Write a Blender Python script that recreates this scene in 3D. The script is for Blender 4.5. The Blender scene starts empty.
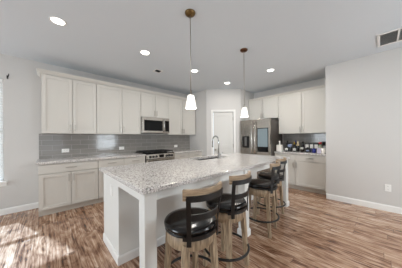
import bpy, bmesh, math, random
from mathutils import Vector, Matrix
random.seed(7)
S = bpy.context.scene
C = S.collection
PI = math.pi
R = math.radians

# ------------------------------------------------------------------ camera
cam = bpy.data.cameras.new('camera')
cam.sensor_width = 36.0
cam.lens = 36.0 * 166.98 / 402
cam.shift_y = 4.26 / 402
cam.clip_start = 0.02
camo = bpy.data.objects.new('camera', cam)
C.objects.link(camo)
yaw, roll = R(42.986), R(-0.507)
fw = Vector((math.sin(yaw), math.cos(yaw), 0))
rt = Vector((math.cos(yaw), -math.sin(yaw), 0))
up = Vector((0, 0, 1))
r2 = rt * math.cos(roll) + up * math.sin(roll)
u2 = up * math.cos(roll) - rt * math.sin(roll)
m = Matrix((r2, u2, -fw)).transposed().to_4x4()
m.translation = Vector((0, 0, 1.2821))
camo.matrix_world = m
S.camera = camo

# ------------------------------------------------------------------ light
S.view_settings.view_transform = 'Standard'
S.view_settings.look = 'None'
S.view_settings.gamma = 1
S.view_settings.use_curve_mapping = False
S.view_settings.exposure = 0.13

w = bpy.data.worlds.new('sky')
S.world = w
w.use_nodes = True
bg = w.node_tree.nodes['Background']
bg.inputs[0].default_value = (0.86, 0.93, 1.0, 1)
bg.inputs[1].default_value = 1.3

sun = bpy.data.lights.new('sun', 'SUN')
sun.energy = 13.0
sun.angle = R(1.5)
sun.color = (0.5, 0.74, 1.0)
suno = bpy.data.objects.new('sun', sun)
C.objects.link(suno)
suno.rotation_euler = Vector((0.39, -1.0, -1.07)).to_track_quat('-Z', 'Y').to_euler()

REAR, LEFT = -2.6, -4.6
H = 2.76


def area(name, loc, direction, sx, sy, power, col=(1, 1, 1), spread=180):
    l = bpy.data.lights.new(name, 'AREA')
    l.shape = 'RECTANGLE'
    l.size, l.size_y = sx, sy
    l.energy = power
    l.color = col
    l.spread = R(spread)
    o = bpy.data.objects.new(name, l)
    C.objects.link(o)
    o.location = loc
    o.rotation_euler = Vector(direction).to_track_quat('-Z', 'Z').to_euler()
    return o


DAY = (0.85, 0.935, 1.0)
# added area lamps as fill outside the unseen windows behind the camera
REARWIN = [(-1.75, -0.75, 0.55, 2.2), (-0.3, 0.75, 0.55, 2.2), (2.2, 3.3, 0.55, 2.2)]  # leftmost opening is made up to let in more fill
for x0, x1, z0, z1 in REARWIN:
    area('daylight_fill', ((x0 + x1) / 2, REAR - 0.22, (z0 + z1) / 2), (0, 1, -0.05), x1 - x0, z1 - z0, 82 if x0 > 2 else 6, DAY)
area('daylight_fill', (LEFT - 0.22, 2.3, 1.1), (1, -0.1, 0.0), 3.3, 2.1, 270, DAY)  # fill lamp added behind the unseen left opening

# ------------------------------------------------------------------ materials
MATS = {}


def srgb(r, g, b):
    f = lambda c: c / 12.92 if c <= 0.04045 else ((c + 0.055) / 1.055) ** 2.4
    return (f(r / 255), f(g / 255), f(b / 255), 1)


def mat(name, col, rough=0.5, metal=0.0, emit=0.0, ecol=None, noise=0.0, nscale=30.0, coat=0.0, bump=0.0):
    mt = bpy.data.materials.new(name)
    mt.use_nodes = True
    nt = mt.node_tree
    p = nt.nodes['Principled BSDF']
    p.inputs['Base Color'].default_value = col
    p.inputs['Roughness'].default_value = rough
    p.inputs['Metallic'].default_value = metal
    p.inputs['Coat Weight'].default_value = coat
    if emit:
        p.inputs['Emission Color'].default_value = ecol or col
        p.inputs['Emission Strength'].default_value = emit
    if noise or bump:
        tc = nt.nodes.new('ShaderNodeTexCoord')
        nz = nt.nodes.new('ShaderNodeTexNoise')
        nz.inputs['Scale'].default_value = nscale
        nz.inputs['Detail'].default_value = 4
        nt.links.new(tc.outputs['Object'], nz.inputs['Vector'])
        if noise:
            mx = nt.nodes.new('ShaderNodeMix')
            mx.data_type = 'RGBA'
            mx.blend_type = 'MULTIPLY'
            mx.inputs[0].default_value = noise
            mx.inputs[6].default_value = col
            cr = nt.nodes.new('ShaderNodeValToRGB')
            cr.color_ramp.elements[0].position = 0.3
            cr.color_ramp.elements[0].color = (0.35, 0.35, 0.35, 1)
            cr.color_ramp.elements[1].position = 0.65
            nt.links.new(nz.outputs['Fac'], cr.inputs[0])
            nt.links.new(cr.outputs[0], mx.inputs[7])
            nt.links.new(mx.outputs[2], p.inputs['Base Color'])
        if bump:
            b = nt.nodes.new('ShaderNodeBump')
            b.inputs['Strength'].default_value = bump
            b.inputs['Distance'].default_value = 0.004
            nt.links.new(nz.outputs['Fac'], b.inputs['Height'])
            nt.links.new(b.outputs[0], p.inputs['Normal'])
    MATS[name] = mt
    return mt


mat('wall_paint', srgb(206, 203, 199), 0.85, bump=0.05, nscale=90)
mat('ceiling_paint', srgb(216, 221, 225), 0.9, bump=0.06, nscale=110)
mat('trim_white', srgb(236, 234, 230), 0.4)
mat('door_white', srgb(218, 216, 211), 0.45)
mat('cabinet_paint', srgb(208, 204, 196), 0.42)
mat('island_paint', srgb(228, 227, 222), 0.42)
mat('toe_kick', srgb(206, 198, 186), 0.6)
mat('nickel', srgb(178, 172, 164), 0.32, 1.0)
mat('chrome', srgb(190, 190, 188), 0.16, 1.0)
mat('sink_steel_shaded', srgb(88, 85, 82), 0.35, 1.0)  # steel toned down: the basin's shade is in the colour
mat('brass', srgb(132, 106, 68), 0.3, 1.0, noise=0.5, nscale=60)
mat('bronze', srgb(112, 78, 58), 0.3, 1.0, noise=0.5, nscale=60)
mat('black_metal', srgb(12, 11, 11), 0.4, 0.0)
mat('black_glass', srgb(5, 5, 6), 0.05)
MATS['black_glass'].node_tree.nodes['Principled BSDF'].inputs['Specular IOR Level'].default_value = 0.3
mat('black_plastic', srgb(18, 18, 19), 0.35)
mat('leather', srgb(10, 8, 8), 0.16, bump=0.1, nscale=22)
mat('plate_white', srgb(240, 239, 235), 0.35)
mat('slot_dark', srgb(60, 58, 56), 0.6)
mat('cast_iron', srgb(13, 12, 12), 0.6)
mat('dark_void', srgb(38, 37, 36), 0.8)
mat('louver_shade_grey', srgb(120, 120, 118), 0.8)
mat('fridge_side', srgb(74, 67, 61), 0.4)
mat('vent_grey', srgb(190, 190, 188), 0.6)
mat('ceramic_white', srgb(238, 234, 226), 0.25)
mat('bottle_black', srgb(14, 14, 16), 0.12, coat=0.5)
mat('label_white', srgb(222, 220, 216), 0.5)
mat('label_blue', srgb(160, 172, 205), 0.5)
mat('gold_foil', srgb(196, 164, 62), 0.35, 0.6)
mat('cream', srgb(224, 206, 172), 0.5)
mat('red_cap', srgb(170, 34, 38), 0.4)
mat('blue_glaze', srgb(36, 42, 120), 0.2, coat=0.5)
mat('lilac', srgb(196, 188, 208), 0.5)
mat('machine_grey', srgb(120, 118, 116), 0.35, 0.5)
mat('purple', srgb(70, 62, 120), 0.4)
mat('sage', srgb(168, 178, 150), 0.5)
mat('lamp_glow', (1, 1, 1, 1), 0.4, emit=6.0, ecol=(1, 0.96, 0.9, 1))
mat('shade_glass', srgb(245, 243, 236), 0.25, emit=0.75, ecol=(1, 0.97, 0.91, 1))
mat('blind_white', srgb(244, 244, 242), 0.6)
mat('screen', srgb(20, 26, 28), 0.08, emit=0.32, ecol=srgb(196, 216, 222))
mat('ground', srgb(150, 150, 140), 0.9)


def stainless():
    mt = mat('stainless', srgb(184, 178, 170), 0.24, 1.0)
    nt = mt.node_tree
    p = nt.nodes['Principled BSDF']
    tc = nt.nodes.new('ShaderNodeTexCoord')
    mp = nt.nodes.new('ShaderNodeMapping')
    mp.inputs['Scale'].default_value = (60, 60, 0.7)
    nz = nt.nodes.new('ShaderNodeTexNoise')
    nz.inputs['Scale'].default_value = 4
    cr = nt.nodes.new('ShaderNodeMapRange')
    cr.inputs[3].default_value = 0.17
    cr.inputs[4].default_value = 0.33
    nt.links.new(tc.outputs['Object'], mp.inputs[0])
    nt.links.new(mp.outputs[0], nz.inputs['Vector'])
    nt.links.new(nz.outputs['Fac'], cr.inputs[0])
    nt.links.new(cr.outputs[0], p.inputs['Roughness'])


stainless()


def glass():
    mt = bpy.data.materials.new('window_glass')
    mt.use_nodes = True
    nt = mt.node_tree
    nt.nodes.clear()
    out = nt.nodes.new('ShaderNodeOutputMaterial')
    tr = nt.nodes.new('ShaderNodeBsdfTransparent')
    gl = nt.nodes.new('ShaderNodeBsdfGlossy')
    gl.inputs['Roughness'].default_value = 0.02
    mx = nt.nodes.new('ShaderNodeMixShader')
    mx.inputs[0].default_value = 0.07
    nt.links.new(tr.outputs[0], mx.inputs[1])
    nt.links.new(gl.outputs[0], mx.inputs[2])
    nt.links.new(mx.outputs[0], out.inputs[0])
    MATS['window_glass'] = mt


glass()


def math_node(nt, op, a, b=None, c=None):
    n = nt.nodes.new('ShaderNodeMath')
    n.operation = op
    for i, v in enumerate((a, b, c)):
        if v is None:
            continue
        if isinstance(v, (int, float)):
            n.inputs[i].default_value = v
        else:
            nt.links.new(v, n.inputs[i])
    return n.outputs[0]


def ramp(nt, fac, stops):
    cr = nt.nodes.new('ShaderNodeValToRGB')
    e = cr.color_ramp.elements
    while len(e) < len(stops):
        e.new(0.5)
    for el, (p, c) in zip(e, stops):
        el.position = p
        el.color = c
    nt.links.new(fac, cr.inputs[0])
    return cr.outputs[0]


def floor_mat():
    mt = mat('wood_floor', srgb(150, 115, 85), 0.3, coat=0.1)
    nt = mt.node_tree
    p = nt.nodes['Principled BSDF']
    tc = nt.nodes.new('ShaderNodeTexCoord')
    sp = nt.nodes.new('ShaderNodeSeparateXYZ')
    nt.links.new(tc.outputs['Object'], sp.inputs[0])
    X, Y = sp.outputs[0], sp.outputs[1]
    W, Ln = 0.13, 1.25
    col = math_node(nt, 'FLOOR', math_node(nt, 'DIVIDE', X, W))
    wn = nt.nodes.new('ShaderNodeTexWhiteNoise')
    wn.noise_dimensions = '1D'
    nt.links.new(col, wn.inputs['W'])
    ysh = math_node(nt, 'ADD', math_node(nt, 'DIVIDE', Y, Ln), math_node(nt, 'MULTIPLY', wn.outputs['Value'], 7.3))
    row = math_node(nt, 'FLOOR', ysh)
    cb = nt.nodes.new('ShaderNodeCombineXYZ')
    nt.links.new(col, cb.inputs[0])
    nt.links.new(row, cb.inputs[1])
    wn2 = nt.nodes.new('ShaderNodeTexWhiteNoise')
    wn2.noise_dimensions = '2D'
    nt.links.new(cb.outputs[0], wn2.inputs['Vector'])
    rnd = wn2.outputs['Value']
    # grain: noise stretched along the plank, shifted per plank
    gv = nt.nodes.new('ShaderNodeCombineXYZ')
    nt.links.new(math_node(nt, 'MULTIPLY', X, 22.0), gv.inputs[0])
    nt.links.new(math_node(nt, 'ADD', math_node(nt, 'MULTIPLY', Y, 0.9), math_node(nt, 'MULTIPLY', rnd, 40.0)), gv.inputs[1])
    nt.links.new(math_node(nt, 'MULTIPLY', rnd, 17.0), gv.inputs[2])
    nz = nt.nodes.new('ShaderNodeTexNoise')
    nz.inputs['Scale'].default_value = 1.5
    nz.inputs['Detail'].default_value = 5
    nz.inputs['Roughness'].default_value = 0.62
    nz.inputs['Distortion'].default_value = 1.4
    nt.links.new(gv.outputs[0], nz.inputs['Vector'])
    # broad figure wandering across the boards
    fv = nt.nodes.new('ShaderNodeCombineXYZ')
    nt.links.new(math_node(nt, 'MULTIPLY', X, 5.0), fv.inputs[0])
    nt.links.new(math_node(nt, 'ADD', math_node(nt, 'MULTIPLY', Y, 1.6), math_node(nt, 'MULTIPLY', rnd, 9.0)), fv.inputs[1])
    fig = nt.nodes.new('ShaderNodeTexNoise')
    fig.inputs['Scale'].default_value = 1.6
    fig.inputs['Detail'].default_value = 4
    fig.inputs['Distortion'].default_value = 2.2
    nt.links.new(fv.outputs[0], fig.inputs['Vector'])
    fac = math_node(nt, 'ADD', math_node(nt, 'MULTIPLY', math_node(nt, 'SUBTRACT', nz.outputs['Fac'], 0.5), 1.45),
                    math_node(nt, 'ADD', math_node(nt, 'MULTIPLY', rnd, 0.16), 0.42))
    fac = math_node(nt, 'ADD', fac, math_node(nt, 'MULTIPLY', math_node(nt, 'SUBTRACT', fig.outputs['Fac'], 0.5), 0.9))
    c = ramp(nt, fac, [(0.06, srgb(44, 24, 15)), (0.24, srgb(98, 62, 42)), (0.42, srgb(150, 113, 88)),
                       (0.64, srgb(186, 152, 126)), (0.9, srgb(228, 206, 184))])
    # plank seams
    fx = math_node(nt, 'FRACT', math_node(nt, 'DIVIDE', X, W))
    fy = math_node(nt, 'FRACT', ysh)
    sx = math_node(nt, 'LESS_THAN', fx, 0.022)
    sy = math_node(nt, 'LESS_THAN', fy, 0.004)
    seam = math_node(nt, 'MAXIMUM', sx, sy)
    mx = nt.nodes.new('ShaderNodeMix')
    mx.data_type = 'RGBA'
    nt.links.new(math_node(nt, 'MULTIPLY', seam, 0.6), mx.inputs[0])
    nt.links.new(c, mx.inputs[6])
    mx.inputs[7].default_value = srgb(62, 42, 30)
    nt.links.new(mx.outputs[2], p.inputs['Base Color'])
    nt.links.new(math_node(nt, 'ADD', math_node(nt, 'MULTIPLY', nz.outputs['Fac'], 0.16), 0.15), p.inputs['Roughness'])
    bp = nt.nodes.new('ShaderNodeBump')
    bp.inputs['Strength'].default_value = 0.25
    bp.inputs['Distance'].default_value = 0.002
    nt.links.new(math_node(nt, 'SUBTRACT', nz.outputs['Fac'], seam), bp.inputs['Height'])
    nt.links.new(bp.outputs[0], p.inputs['Normal'])


floor_mat()


def granite(name, scale):
    mt = mat(name, srgb(210, 205, 198), 0.16)
    nt = mt.node_tree
    p = nt.nodes['Principled BSDF']
    tc = nt.nodes.new('ShaderNodeTexCoord')
    n1 = nt.nodes.new('ShaderNodeTexNoise')
    n1.inputs['Scale'].default_value = 34 * scale
    n1.inputs['Detail'].default_value = 5
    n1.inputs['Roughness'].default_value = 0.7
    nt.links.new(tc.outputs['Object'], n1.inputs['Vector'])
    c = ramp(nt, n1.outputs['Fac'], [(0.32, srgb(62, 58, 56)), (0.41, srgb(136, 130, 126)), (0.5, srgb(218, 213, 209)),
                                     (0.62, srgb(240, 237, 233)), (0.72, srgb(190, 182, 178))])
    v = nt.nodes.new('ShaderNodeTexVoronoi')
    v.inputs['Scale'].default_value = 70 * scale
    nt.links.new(tc.outputs['Object'], v.inputs['Vector'])
    n2 = nt.nodes.new('ShaderNodeTexNoise')
    n2.inputs['Scale'].default_value = 9 * scale
    nt.links.new(tc.outputs['Object'], n2.inputs['Vector'])
    spk = math_node(nt, 'LESS_THAN', math_node(nt, 'ADD', v.outputs['Distance'], math_node(nt, 'MULTIPLY', n2.outputs['Fac'], 0.45)), 0.38)
    mx = nt.nodes.new('ShaderNodeMix')
    mx.data_type = 'RGBA'
    nt.links.new(math_node(nt, 'MULTIPLY', spk, 0.75), mx.inputs[0])
    nt.links.new(c, mx.inputs[6])
    mx.inputs[7].default_value = srgb(88, 80, 76)
    nt.links.new(mx.outputs[2], p.inputs['Base Color'])


granite('granite', 2.1)


def tile_mat():
    mt = mat('glass_tile', srgb(134, 131, 127), 0.12)
    nt = mt.node_tree
    p = nt.nodes['Principled BSDF']
    tc = nt.nodes.new('ShaderNodeTexCoord')
    sp = nt.nodes.new('ShaderNodeSeparateXYZ')
    nt.links.new(tc.outputs['Object'], sp.inputs[0])
    cb = nt.nodes.new('ShaderNodeCombineXYZ')
    nt.links.new(math_node(nt, 'ADD', sp.outputs[0], sp.outputs[1]), cb.inputs[0])
    nt.links.new(sp.outputs[2], cb.inputs[1])
    br = nt.nodes.new('ShaderNodeTexBrick')
    br.inputs['Scale'].default_value = 1
    br.inputs['Brick Width'].default_value = 0.3
    br.inputs['Row Height'].default_value = 0.0975
    br.inputs['Mortar Size'].default_value = 0.003
    br.inputs['Color1'].default_value = srgb(134, 130, 125)
    br.inputs['Color2'].default_value = srgb(142, 138, 133)
    br.inputs['Mortar'].default_value = srgb(166, 162, 158)
    nt.links.new(cb.outputs[0], br.inputs['Vector'])
    nt.links.new(br.outputs['Color'], p.inputs['Base Color'])
    nt.links.new(math_node(nt, 'ADD', math_node(nt, 'MULTIPLY', br.outputs['Fac'], 0.5), 0.1), p.inputs['Roughness'])
    bp = nt.nodes.new('ShaderNodeBump')
    bp.inputs['Strength'].default_value = 0.12
    bp.inputs['Distance'].default_value = 0.002
    bp.invert = True
    nt.links.new(br.outputs['Fac'], bp.inputs['Height'])
    nt.links.new(bp.outputs[0], p.inputs['Normal'])


tile_mat()


def wood_mat(name, dark, lite, sc=(30, 30, 4)):
    mt = mat(name, lite, 0.5)
    nt = mt.node_tree
    p = nt.nodes['Principled BSDF']
    tc = nt.nodes.new('ShaderNodeTexCoord')
    mp = nt.nodes.new('ShaderNodeMapping')
    mp.inputs['Scale'].default_value = sc
    nz = nt.nodes.new('ShaderNodeTexNoise')
    nz.inputs['Scale'].default_value = 2
    nz.inputs['Detail'].default_value = 5
    nz.inputs['Distortion'].default_value = 0.6
    nt.links.new(tc.outputs['Object'], mp.inputs[0])
    nt.links.new(mp.outputs[0], nz.inputs['Vector'])
    nt.links.new(ramp(nt, nz.outputs['Fac'], [(0.32, dark), (0.62, lite)]), p.inputs['Base Color'])


wood_mat('stool_wood', srgb(122, 102, 80), srgb(178, 156, 128))
wood_mat('rail_wood', srgb(112, 92, 70), srgb(170, 146, 118), (4, 4, 40))


# ------------------------------------------------------------------ mesh helpers
class MB:
    def __init__(self):
        self.bm = bmesh.new()

    def box(self, x0, x1, y0, y1, z0, z1, bev=0.0, seg=1):
        t = bmesh.new()
        bmesh.ops.create_cube(t, size=1)
        bmesh.ops.scale(t, vec=(x1 - x0, y1 - y0, z1 - z0), verts=t.verts)
        bmesh.ops.translate(t, vec=((x0 + x1) / 2, (y0 + y1) / 2, (z0 + z1) / 2), verts=t.verts)
        if bev:
            bmesh.ops.bevel(t, geom=t.edges[:], offset=bev, segments=seg, affect='EDGES', profile=0.5)
        return self._add(t)

    def _add(self, t):
        me = bpy.data.meshes.new('t')
        t.to_mesh(me)
        t.free()
        self.bm.from_mesh(me)
        bpy.data.meshes.remove(me)
        return self

    def cyl(self, p0, p1, r0, r1=None, seg=20):
        r1 = r0 if r1 is None else r1
        p0, p1 = Vector(p0), Vector(p1)
        t = bmesh.new()
        d = p1 - p0
        bmesh.ops.create_cone(t, cap_ends=True, segments=seg, radius1=r0, radius2=r1, depth=d.length)
        q = d.to_track_quat('Z', 'Y').to_matrix().to_4x4()
        q.translation = (p0 + p1) / 2
        bmesh.ops.transform(t, matrix=q, verts=t.verts)
        for f in t.faces:
            f.smooth = len(f.verts) == 4
        return self._add(t)

    def lathe(self, prof, seg=32, c=(0, 0, 0), closed=False):
        t = bmesh.new()
        rings = []
        for r, z in prof:
            if r < 1e-6:
                rings.append([t.verts.new((c[0], c[1], c[2] + z))])
            else:
                rings.append([t.verts.new((c[0] + r * math.cos(2 * PI * i / seg), c[1] + r * math.sin(2 * PI * i / seg), c[2] + z)) for i in range(seg)])
        pairs = list(zip(rings, rings[1:]))
        if closed:
            pairs.append((rings[-1], rings[0]))
        for a, b in pairs:
            for i in range(seg):
                j = (i + 1) % seg
                if len(a) == 1 and len(b) == 1:
                    continue
                if len(a) == 1:
                    f = t.faces.new((a[0], b[j], b[i]))
                elif len(b) == 1:
                    f = t.faces.new((a[i], a[j], b[0]))
                else:
                    f = t.faces.new((a[i], a[j], b[j], b[i]))
                f.smooth = True
        bmesh.ops.recalc_face_normals(t, faces=t.faces)
        return self._add(t)

    def tube(self, pts, r, seg=10, closed=False, flat=None):
        """sweep; flat=(w, h) gives a rectangular section (w across, h along up)"""
        pts = [Vector(p) for p in pts]
        n = len(pts)
        t = bmesh.new()
        rings = []
        for i, p in enumerate(pts):
            if closed:
                d = (pts[(i + 1) % n] - pts[i - 1]).normalized()
            else:
                d = (pts[min(i + 1, n - 1)] - pts[max(i - 1, 0)]).normalized()
            ref = Vector((0, 0, 1)) if abs(d.z) < 0.95 else Vector((0, 1, 0))
            s = d.cross(ref).normalized()
            u = s.cross(d).normalized()
            if flat:
                a, b = flat[0] / 2, flat[1] / 2
                ring = [p + s * a + u * b, p - s * a + u * b, p - s * a - u * b, p + s * a - u * b]
            else:
                ring = [p + (s * math.cos(2 * PI * k / seg) + u * math.sin(2 * PI * k / seg)) * r for k in range(seg)]
            rings.append([t.verts.new(v) for v in ring])
        k = len(rings[0])
        for i in range(n if closed else n - 1):
            a, b = rings[i], rings[(i + 1) % n]
            for j in range(k):
                f = t.faces.new((a[j], a[(j + 1) % k], b[(j + 1) % k], b[j]))
                f.smooth = not flat
        if not closed:
            t.faces.new(rings[0])
            t.faces.new(rings[-1][::-1])
        bmesh.ops.recalc_face_normals(t, faces=t.faces)
        return self._add(t)

    def hexa(self, bottom, top):
        """eight corners: bottom four and top four, counter-clockwise"""
        t = bmesh.new()
        b = [t.verts.new(v) for v in bottom]
        u = [t.verts.new(v) for v in top]
        n = len(b)
        t.faces.new(b[::-1])
        t.faces.new(u)
        for i in range(n):
            j = (i + 1) % n
            t.faces.new((b[i], b[j], u[j], u[i]))
        bmesh.ops.recalc_face_normals(t, faces=t.faces)
        return self._add(t)

    def sweep_profile(self, path, prof, closed_path=False):
        """prof: list of (out, z) swept along a polyline in plan with mitred corners; outward is to the right of travel"""
        t = bmesh.new()
        n = len(path)
        P = [Vector((p[0], p[1])) for p in path]
        rings = []
        for i in range(n):
            def nrm(a, b):
                d = (b - a).normalized()
                return Vector((d.y, -d.x))
            if i == 0:
                o = nrm(P[0], P[1])
            elif i == n - 1:
                o = nrm(P[-2], P[-1])
            else:
                a, b = nrm(P[i - 1], P[i]), nrm(P[i], P[i + 1])
                o = (a + b)
                o = o / (o.length_squared / 2)
            rings.append([t.verts.new((P[i].x + o.x * q, P[i].y + o.y * q, z)) for q, z in prof])
        k = len(prof)
        for a, b in zip(rings, rings[1:]):
            for j in range(k):
                t.faces.new((a[j], a[(j + 1) % k], b[(j + 1) % k], b[j]))
        t.faces.new(rings[0])
        t.faces.new(rings[-1][::-1])
        bmesh.ops.recalc_face_normals(t, faces=t.faces)
        return self._add(t)

    def build(self, name, material, parent=None, kind=None):
        me = bpy.data.meshes.new(name)
        self.bm.to_mesh(me)
        self.bm.free()
        me.materials.append(MATS[material])
        o = bpy.data.objects.new(name, me)
        C.objects.link(o)
        if parent is not None:
            o.parent = parent
        if kind:
            o['kind'] = kind
        return o


def tag(o, label, cat, group=None):
    o['label'] = label
    o['category'] = cat
    if group:
        o['group'] = group
    return o


def thing(name, label, cat, loc=(0, 0, 0), rz=0, group=None):
    o = bpy.data.objects.new(name, None)
    o.empty_display_size = 0.1
    C.objects.link(o)
    o.location = loc
    o.rotation_euler = (0, 0, rz)
    return tag(o, label, cat, group)


def children(o):
    return [c for c in bpy.data.objects if c.parent == o]


def copy_tree(o, parent=None):
    c = o.copy()
    C.objects.link(c)
    c.parent = parent
    for ch in children(o):
        copy_tree(ch, c)
    return c


def struct(name, mb, material, parent=None):
    return mb.build(name, material, parent, 'structure' if parent is None else None)


# ------------------------------------------------------------------ room shell
W1 = 4.41            # range wall, Y
W2 = 5.09            # refrigerator wall, X
W3 = 4.303           # right wall, X
PA = Vector((3.58, 3.59))
PB = Vector((4.31, 2.86))
T = 0.12

struct('floor', MB().box(LEFT - T, W2 + T, REAR - T, W1 + T, -0.1, 0), 'wood_floor')
struct('ceiling', MB().box(LEFT - T, W2 + T, REAR - T, W1 + T, H, H + 0.1), 'ceiling_paint')

WX0, WX1, WZ0, WZ1 = -1.43, -0.525, 0.58, 2.33
b = MB()
b.box(LEFT - T, WX0, W1, W1 + T, 0, H)
b.box(WX1, 3.58, W1, W1 + T, 0, H)
b.box(WX0, WX1, W1, W1 + T, 0, WZ0)
b.box(WX0, WX1, W1, W1 + T, WZ1, H)
struct('wall_back', b, 'wall_paint')

# pantry corner: side wall, diagonal wall with the door opening, return wall
u = (PB - PA).normalized()
nrm = Vector((-u.y, u.x))       # away from the room
plen = (PB - PA).length


def pp(s, d, z):
    q = PA + u * s + nrm * d
    return (q.x, q.y, z)


def pbox(mb, s0, s1, d0, d1, z0, z1):
    mb.hexa([pp(s0, d0, z0), pp(s1, d0, z0), pp(s1, d1, z0), pp(s0, d1, z0)],
            [pp(s0, d0, z1), pp(s1, d0, z1), pp(s1, d1, z1), pp(s0, d1, z1)])
    return mb


struct('wall_pantry_side', MB().box(3.58, 3.58 + T, 3.59, W1 + T, 0, H), 'wall_paint')
DS0, DS1, DZ = 0.205, 0.812, 2.075
b = MB()
pbox(b, 0, DS0, 0, T, 0, H)
pbox(b, DS1, plen, 0, T, 0, H)
pbox(b, DS0, DS1, 0, T, DZ, H)
struct('wall_pantry', b, 'wall_paint')
struct('wall_pantry_return', MB().box(4.31, W2 + T, 2.86, 2.86 + T, 0, H), 'wall_paint')
struct('wall_refrigerator', MB().box(W2, W2 + T, 0.777 - T, 2.86, 0, H), 'wall_paint')
struct('wall_bar_return', MB().box(W3 + T, W2, 0.777 - T, 0.777, 0, H), 'wall_paint')
struct('wall_right', MB().box(W3, W3 + T, REAR - T, 0.777, 0, H), 'wall_paint')

b = MB()
xs = [LEFT - T] + [v for q in REARWIN for v in q[:2]] + [W3]
for i in range(0, len(xs), 2):
    b.box(xs[i], xs[i + 1], REAR - T, REAR, 0, H)
for x0, x1, z0, z1 in REARWIN:
    b.box(x0, x1, REAR - T, REAR, 0, z0)
    b.box(x0, x1, REAR - T, REAR, z1, H)
struct('wall_rear', b, 'wall_paint')
PY0, PY1, PZ = 0.65, 3.95, 2.15
b = MB()
b.box(LEFT - T, LEFT, REAR, PY0, 0, H)
b.box(LEFT - T, LEFT, PY1, W1, 0, H)
b.box(LEFT - T, LEFT, PY0, PY1, PZ, H)
struct('wall_left', b, 'wall_paint')


def sash_window(name, x0, x1, z0, z1, y0, y1):
    """double-hung window filling an opening in a wall that lies in the XZ plane"""
    f = MB()
    ym = (y0 + y1) / 2
    a, c = ym - 0.025, ym + 0.025
    zm = (z0 + z1) / 2
    f.box(x0, x0 + 0.045, a, c, z0, z1).box(x1 - 0.045, x1, a, c, z0, z1)
    f.box(x0 + 0.045, x1 - 0.045, a, c, z0, z0 + 0.05).box(x0 + 0.045, x1 - 0.045, a, c, z1 - 0.05, z1)
    f.box(x0 + 0.045, x1 - 0.045, a, c, zm - 0.03, zm + 0.03)
    o = f.build(name, 'trim_white', None, 'structure')
    g = MB().box(x0 + 0.045, x1 - 0.045, ym - 0.003, ym + 0.003, z0 + 0.05, zm - 0.03)
    g.box(x0 + 0.045, x1 - 0.045, ym - 0.003, ym + 0.003, zm + 0.03, z1 - 0.05)
    g.build('pane', 'window_glass', o)
    return o


w1o = sash_window('window_1', WX0, WX1, WZ0, WZ1, W1 + 0.05, W1 + T)
s = MB().box(WX0 - 0.03, WX1 + 0.045, W1 - 0.05, W1 - 0.001, WZ0 - 0.032, WZ0 - 0.002, 0.005)
s.box(WX0 + 0.001, WX1 - 0.001, W1 - 0.001, W1 + 0.05, WZ0 + 0.001, WZ0 + 0.012)
s.box(WX0 - 0.015, WX1 + 0.03, W1 - 0.016, W1 - 0.001, WZ0 - 0.09, WZ0 - 0.032, 0.003)
s.build('window_sill', 'trim_white', w1o)
for i, (x0, x1, z0, z1) in enumerate(REARWIN):
    sash_window('window_%d' % (i + 2), x0, x1, z0, z1, REAR - T, REAR)
# unseen patio door in the left wall, added and placed for its light
f = MB()
for y0, y1 in ((PY0, PY0 + 1.1), (PY0 + 1.1, PY0 + 2.2), (PY0 + 2.2, PY1)):
    f.box(LEFT - 0.09, LEFT - 0.04, y0, y0 + 0.06, 0, PZ).box(LEFT - 0.09, LEFT - 0.04, y1 - 0.06, y1, 0, PZ)
    f.box(LEFT - 0.09, LEFT - 0.04, y0 + 0.06, y1 - 0.06, 0, 0.1).box(LEFT - 0.09, LEFT - 0.04, y0 + 0.06, y1 - 0.06, PZ - 0.07, PZ)
pd = f.build('added_patio_door', 'trim_white', None, 'structure')
g = MB()
for y0, y1 in ((PY0, PY0 + 1.1), (PY0 + 1.1, PY0 + 2.2), (PY0 + 2.2, PY1)):
    g.box(LEFT - 0.068, LEFT - 0.062, y0 + 0.06, y1 - 0.06, 0.1, PZ - 0.07)
g.build('pane', 'window_glass', pd)

# pantry door
d = MB()
pbox(d, DS0 + 0.012, DS0 + 0.098, 0.02, 0.055, 0.01, DZ - 0.008)
pbox(d, DS1 - 0.098, DS1 - 0.012, 0.02, 0.055, 0.01, DZ - 0.008)
for z0, z1 in ((0.01, 0.2), (0.96, 1.08), (DZ - 0.118, DZ - 0.008)):
    pbox(d, DS0 + 0.098, DS1 - 0.098, 0.02, 0.055, z0, z1)
for z0, z1 in ((0.2, 0.96), (1.08, DZ - 0.118)):
    pbox(d, DS0 + 0.098, DS1 - 0.098, 0.04, 0.052, z0, z1)
    pbox(d, DS0 + 0.125, DS1 - 0.125, 0.029, 0.05, z0 + 0.027, z1 - 0.027)
door = struct('door_1', d, 'door_white')
k = MB()
a = Vector(pp(DS0 + 0.06, 0.02, 0.93))
nn = Vector((nrm.x, nrm.y, 0))
k.cyl(a, a - nn * 0.012, 0.03).cyl(a - nn * 0.012, a - nn * 0.035, 0.011)
k.cyl(a - nn * 0.035, a - nn * 0.07, 0.028, 0.022)
k.build('door_knob', 'nickel', door)
for z in (0.25, 1.05, 1.86):
    hb = MB()
    pbox(hb, DS1 - 0.022, DS1 - 0.004, 0.004, 0.02, z - 0.05, z + 0.05)
    hb.build('hinge', 'nickel', door)
c = MB()
pbox(c, DS0 - 0.062, DS0, -0.018, -0.001, 0, DZ + 0.062)
pbox(c, DS1, DS1 + 0.062, -0.018, -0.001, 0, DZ + 0.062)
pbox(c, DS0, DS1, -0.018, -0.001, DZ, DZ + 0.062)
struct('trim_1', c, 'trim_white')

# baseboards
BP = [(0.0, 0.0), (0.014, 0.0), (0.014, 0.085), (0.006, 0.105), (0.0, 0.105)]


def baseboard(name, path):
    struct(name, MB().sweep_profile(path, [(q + 0.001, z) for q, z in BP]), 'trim_white')


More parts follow.
